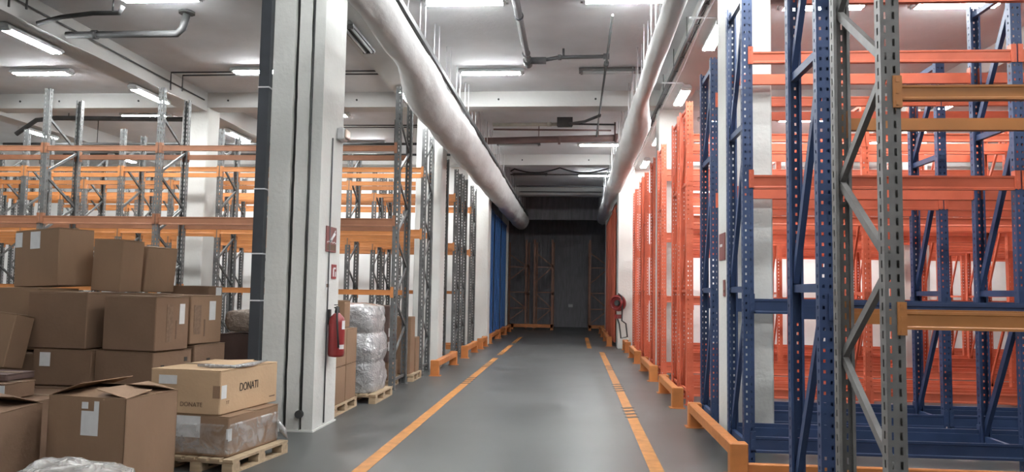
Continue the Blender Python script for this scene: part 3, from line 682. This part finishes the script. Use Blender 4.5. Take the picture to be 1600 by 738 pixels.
# pallet stack with the lettered carton
pallet('wooden pallet under the film-wrapped carton, beside the near pillar', (-3.62, 6.60, 0), rad(-8), .72, .95, .12)
c = carton('wide film-wrapped carton on the pallet, under the lettered carton', -2.99, 6.58, .12, 8, .62, .84, .35, CARD, 'closed', [('f', .08, .55, .45, .98, PAPER), ('f', .97, 1.0, .45, .7, PAPER), ('r', .0, .06, .4, .7, PAPER)])
wrap = MB()
link('film_wrap', wrap.cbox(-.632, .012, -.012, .852, 0, .30, .03).mesh('film_wrap', FILMC), c)
link('film_tail', MB().tube([(.02, .80, .2), (.06, .84, .1), (.10, .86, .02)], [.012, .035, .004], 5).mesh('film_tail', FILMW), c)
c = carton('long lettered carton reading DONATI on top of the wrapped carton', -3.09, 6.60, .475, 8, .70, .97, .39, CARDL, 'closed', [('f', .12, .38, .66, .86, PAPER), ('r', .02, .10, .36, .66, PAPER), ('f', .9, 1.0, .38, .66, CARD)])
link('lettering', text_mesh('DONATI', .125, INK), c, (.003, .46, .21), (rad(90), 0, rad(90)), (.66, .85, 1))
link('lettering', text_mesh('DONATE', .055, INKB), c, (-.28, -.003, .085), (rad(90), 0, 0))
link('lettering', text_mesh('TT', .04, INKB), c, (.003, .12, .10), (rad(90), 0, rad(90)))
boxpart('printed_line', INKB, c, .001, .003, .83, .93, .06, .07)
link('torn_flap', MB().box(-.30, .02, 0, .42, 0, .005).mesh('torn_flap', CARDL), c, (-.08, .22, .395), (rad(5), rad(-3), 0))
link('film_scrap', MB().tube([(-.35, .18, .41), (-.2, .14, .415), (0, .2, .41), (.0, .5, .405), (-.05, .85, .41)], [.012, .02, .016, .022, .01], 5).mesh('film_scrap', FILMW), c)
# middle rows
DARKP = mat('faded_print_block', (.20, .125, .08), rough=.85, var=.2, vscale=30)
carton('carton with printed side panel and white tag, centre of the pile', -4.05, 7.20, .965, 12, .63, .47, .535, CARDD, 'closed', [('r', .32, .50, .15, .85, DARKP), ('r', .70, .86, .48, .86, PAPER), ('r', .60, .63, .2, .55, INKB)])
carton('carton with white tag just behind the printed centre carton', -3.98, 7.75, 1.0, 12, .50, .50, .51, CARD, 'closed', [('r', .1, .32, .2, .8, DARKP), ('r', .58, .78, .48, .88, PAPER), ('r', .42, .46, .15, .5, INKB)])
carton('carton with hand holes under the printed centre carton', -4.07, 7.22, .60, 12, .70, .55, .36, CARDD, 'closed', [('r', .2, .28, .5, .62, INK), ('r', .8, .88, .66, .78, INK)])
carton('carton with a hand hole under the tagged rear carton', -3.95, 7.80, .60, 12, .50, .50, .39, CARDD, 'closed', [('r', .4, .5, .5, .62, INK)])
carton('wide dark carton left of the printed centre carton', -4.82, 7.30, .965, 6, .68, 1.0, .56, CARDD, 'closed')
carton('flat carton with small white sticker under the wide dark carton', -4.76, 7.32, .60, 3, .64, .62, .36, CARDD, 'closed', [('f', .12, .30, .52, .90, PAPER)])
carton('flat-topped carton at the left edge, behind the wide dark one', -5.56, 7.60, .92, 4, .62, .6, .64, CARD, 'closed')
carton('slanted carton leaning on the wide dark carton at left', -5.42, 6.98, .80, -4, .34, .3, .52, CARD, 'closed', tilt=(-8, 6))
carton('small carton with white label low at the left edge', -4.86, 6.30, .60, 3, .50, .35, .14, CARDD, 'closed', [('f', .82, .99, .1, .9, PAPER)])
carton('thin carton lying on the small labelled carton at left', -4.95, 6.42, .745, 3, .46, .34, .06, CARDV, 'closed')
# hidden lower layer carrying the pile
carton('large carton at the bottom of the pile, under the small labelled one', -4.62, 6.30, 0, 3, .85, .8, .595, CARDD)
carton('large carton at the bottom of the pile, under the hand-hole carton', -4.0, 7.20, 0, 8, .60, 1.1, .59, CARDD)
carton('large carton at the bottom of the pile, under the stickered flat carton', -4.70, 7.22, 0, 4, .70, .75, .59, CARDD)
carton('tall carton at the back bottom of the pile, at the left', -5.42, 7.40, 0, 4, .65, .85, .90, CARDD)
carton('carton inside the pile, carrying the right end of the top row', -4.47, 7.90, .60, 4, .22, .55, .92, CARDD)
carton('tall carton under the long carton at the back of the pile', -4.24, 8.70, 0, 18, .75, .3, .995, CARDD)
# top row, tilted
carton('big tilted carton with two paper labels on top of the pile', -5.54, 7.86, 1.59, 20, .74, .42, .63, CARD, 'closed', [('f', .01, .17, .70, .96, PAPER), ('f', .36, .58, .66, .96, PAPER)], tilt=(0, -2))
carton('upright carton in the middle of the top row', -4.91, 7.98, 1.53, 5, .36, .36, .57, CARD, 'closed', tilt=(0, 2))
carton('slanted carton at the right end of the top row', -4.90, 8.42, 1.53, 24, .30, .40, .52, CARD, 'closed', tilt=(0, 5))
carton('long open carton edge with taped corner behind the tagged carton', -4.26, 8.70, 1.00, 18, .75, .22, .61, CARDD, 'closed', [('r', .5, .9, .75, .98, PAPER)])
# back corner by the downpipe
carton('dark plum carton beside the charcoal downpipe', -3.62, 8.75, .62, 3, .52, .4, .44, CARDV, 'closed')
carton('brown carton under the dark plum carton', -3.61, 8.74, 0, 3, .55, .45, .615, CARDD, 'closed')
def blob(label, name, loc, sx, sy, sz, m, seed, cat, amp=.18, sub=24, rz=0, fl=3.0):
    """crumpled film bundle: a rounded block pushed about by noise"""
    t = thing(name, label, cat, loc, rz); b = MB(); nu, nv = sub*2, sub
    for i in range(nv+1):
        ph = math.pi*i/nv-math.pi/2
        for j in range(nu):
            th = 2*math.pi*j/nu
            def se(c, e): return math.copysign(abs(c)**e, c)
            e = 2/fl*.62
            p = Vector((se(math.cos(ph), e)*se(math.cos(th), e), se(math.cos(ph), e)*se(math.sin(th), e), se(math.sin(ph), e)))
            dsp = 1+amp*(noise.noise(p*1.8+Vector((seed, 0, 0)))*.8+noise.noise(p*5+Vector((0, seed, 0)))*.45+noise.noise(p*12+Vector((0, 0, seed)))*.2)
            b.v.append((p.x*sx*dsp, p.y*sy*dsp, max(0, sz+p.z*sz*dsp)))
    for i in range(nv):
        for j in range(nu):
            b.f.append((i*nu+j, i*nu+(j+1) % nu, (i+1)*nu+(j+1) % nu, (i+1)*nu+j)); b.smooth.append(True)
    link('film_skin', b.mesh('film_skin', m), t)
    return t
blob('film-wrapped brown parcel on the dark plum carton', 'wrapped_parcel', (-3.88, 8.95, 1.075), .24, .17, .13, film('film_over_brown', 1.0, (.36, .28, .22), bscale=14), 3.1, 'parcel', .12)
h_ = blob('heap of crumpled clear film on the floor at bottom left', 'film_heap', (-2.98, 4.42, 0), .36, .32, .27, film('film_heap_mat', .75, (.26, .24, .22), bscale=6, bump=.6), 9.4, 'plastic film', .22, fl=2)
link('string_curl', MB().tube([(.25+.05*math.cos(k*.5)*(1+k*.02), -.1+.03*k*.1, .44+.05*math.sin(k*.5)) for k in range(26)], .006, 5).mesh('string_curl', PAPER), h_)

# goods beyond the near pillar
pallet('wooden pallet under the four stacked cartons by the extinguisher', (-3.75, 9.52, 0), 0, .78, 1.0)
for k, (yy, zz, lb) in enumerate(((9.54, .13, 'lower near carton of four on the pallet behind the extinguisher'), (10.03, .13, 'lower far carton of four on the pallet behind the extinguisher'), (9.54, .605, 'upper near carton of four on the pallet behind the extinguisher'), (10.03, .605, 'upper far carton of four on the pallet behind the extinguisher'))):
    carton(lb, -2.99, yy, zz, 0, .74, .47, .472, CARD, 'closed')
carton('narrow upright carton standing on the four stacked cartons', -3.08, 10.2, 1.085, 0, .3, .24, .36, CARD)
pallet('wooden pallet under the film-wrapped load', (-3.56, 10.72, 0), 0, .8, 1.0)
t = thing('wrapped_load', 'silver film-wrapped load in three bulging layers on a pallet', 'wrapped pallet', (-3.15, 11.2, .135))
b = MB(); nz_, nu_ = 72, 72; HT = 1.27
for i in range(nz_+1):
    z = HT*i/nz_; q = (z/HT*3) % 1.0; bulge = .86+.14*min(1, math.sin(math.pi*min(max(q, .02), .98))**.45)
    if z > HT-.05: bulge *= .35+.65*math.sqrt(max(0, (HT-z)/.05))
    lean = -.05*(z/HT)**2
    for j in range(nu_):
        th = 2*math.pi*j/nu_; cx, cy = math.cos(th), math.sin(th); k_ = (abs(cx)**4.5+abs(cy)**4.5)**(-1/4.5)
        p = Vector((cx*1.3, cy*1.3, z*2.6))
        d = 1+.10*noise.noise(p)+.075*noise.noise(p*2.4+Vector((3, 1, 7)))+.05*abs(noise.noise(p*5.5+Vector((1, 9, 2))))
        b.v.append((cx*k_*.355*bulge*d+lean, cy*k_*.45*bulge*d, z))
for i in range(nz_):
    for j in range(nu_): b.f.append((i*nu_+j, i*nu_+(j+1) % nu_, (i+1)*nu_+(j+1) % nu_, (i+1)*nu_+j)); b.smooth.append(True)
b.f.append(tuple(nz_*nu_+j for j in range(nu_))); b.smooth.append(False)
link('film_skin', b.mesh('film_skin', FILMW), t)
carton('dark plum carton inside the first left rack bay', -3.02, 12.45, .42, 0, .6, .6, .92, CARDV, 'closed', [('r', .0, .12, .2, .36, PAPER), ('r', .0, .12, .45, .6, PAPER)])
carton('brown carton under the dark plum carton in the rack bay', -3.0, 12.42, .13, 0, .62, .64, .285, CARDD)
pallet('wooden pallet inside the first left rack bay', (-3.66, 12.38, 0), 0, .68, .72)
pallet('wooden pallet behind the first left rack', (-3.55, 13.42, 0), 0, .75, .75)
carton('tall brown carton on the pallet behind the first left rack', -2.86, 13.45, .13, 0, .62, .34, 1.0, CARD)
carton('brown carton behind the tall one, past the first left rack', -2.84, 13.82, .13, 0, .62, .3, .62, CARD)
print('objects', len(bpy.data.objects))
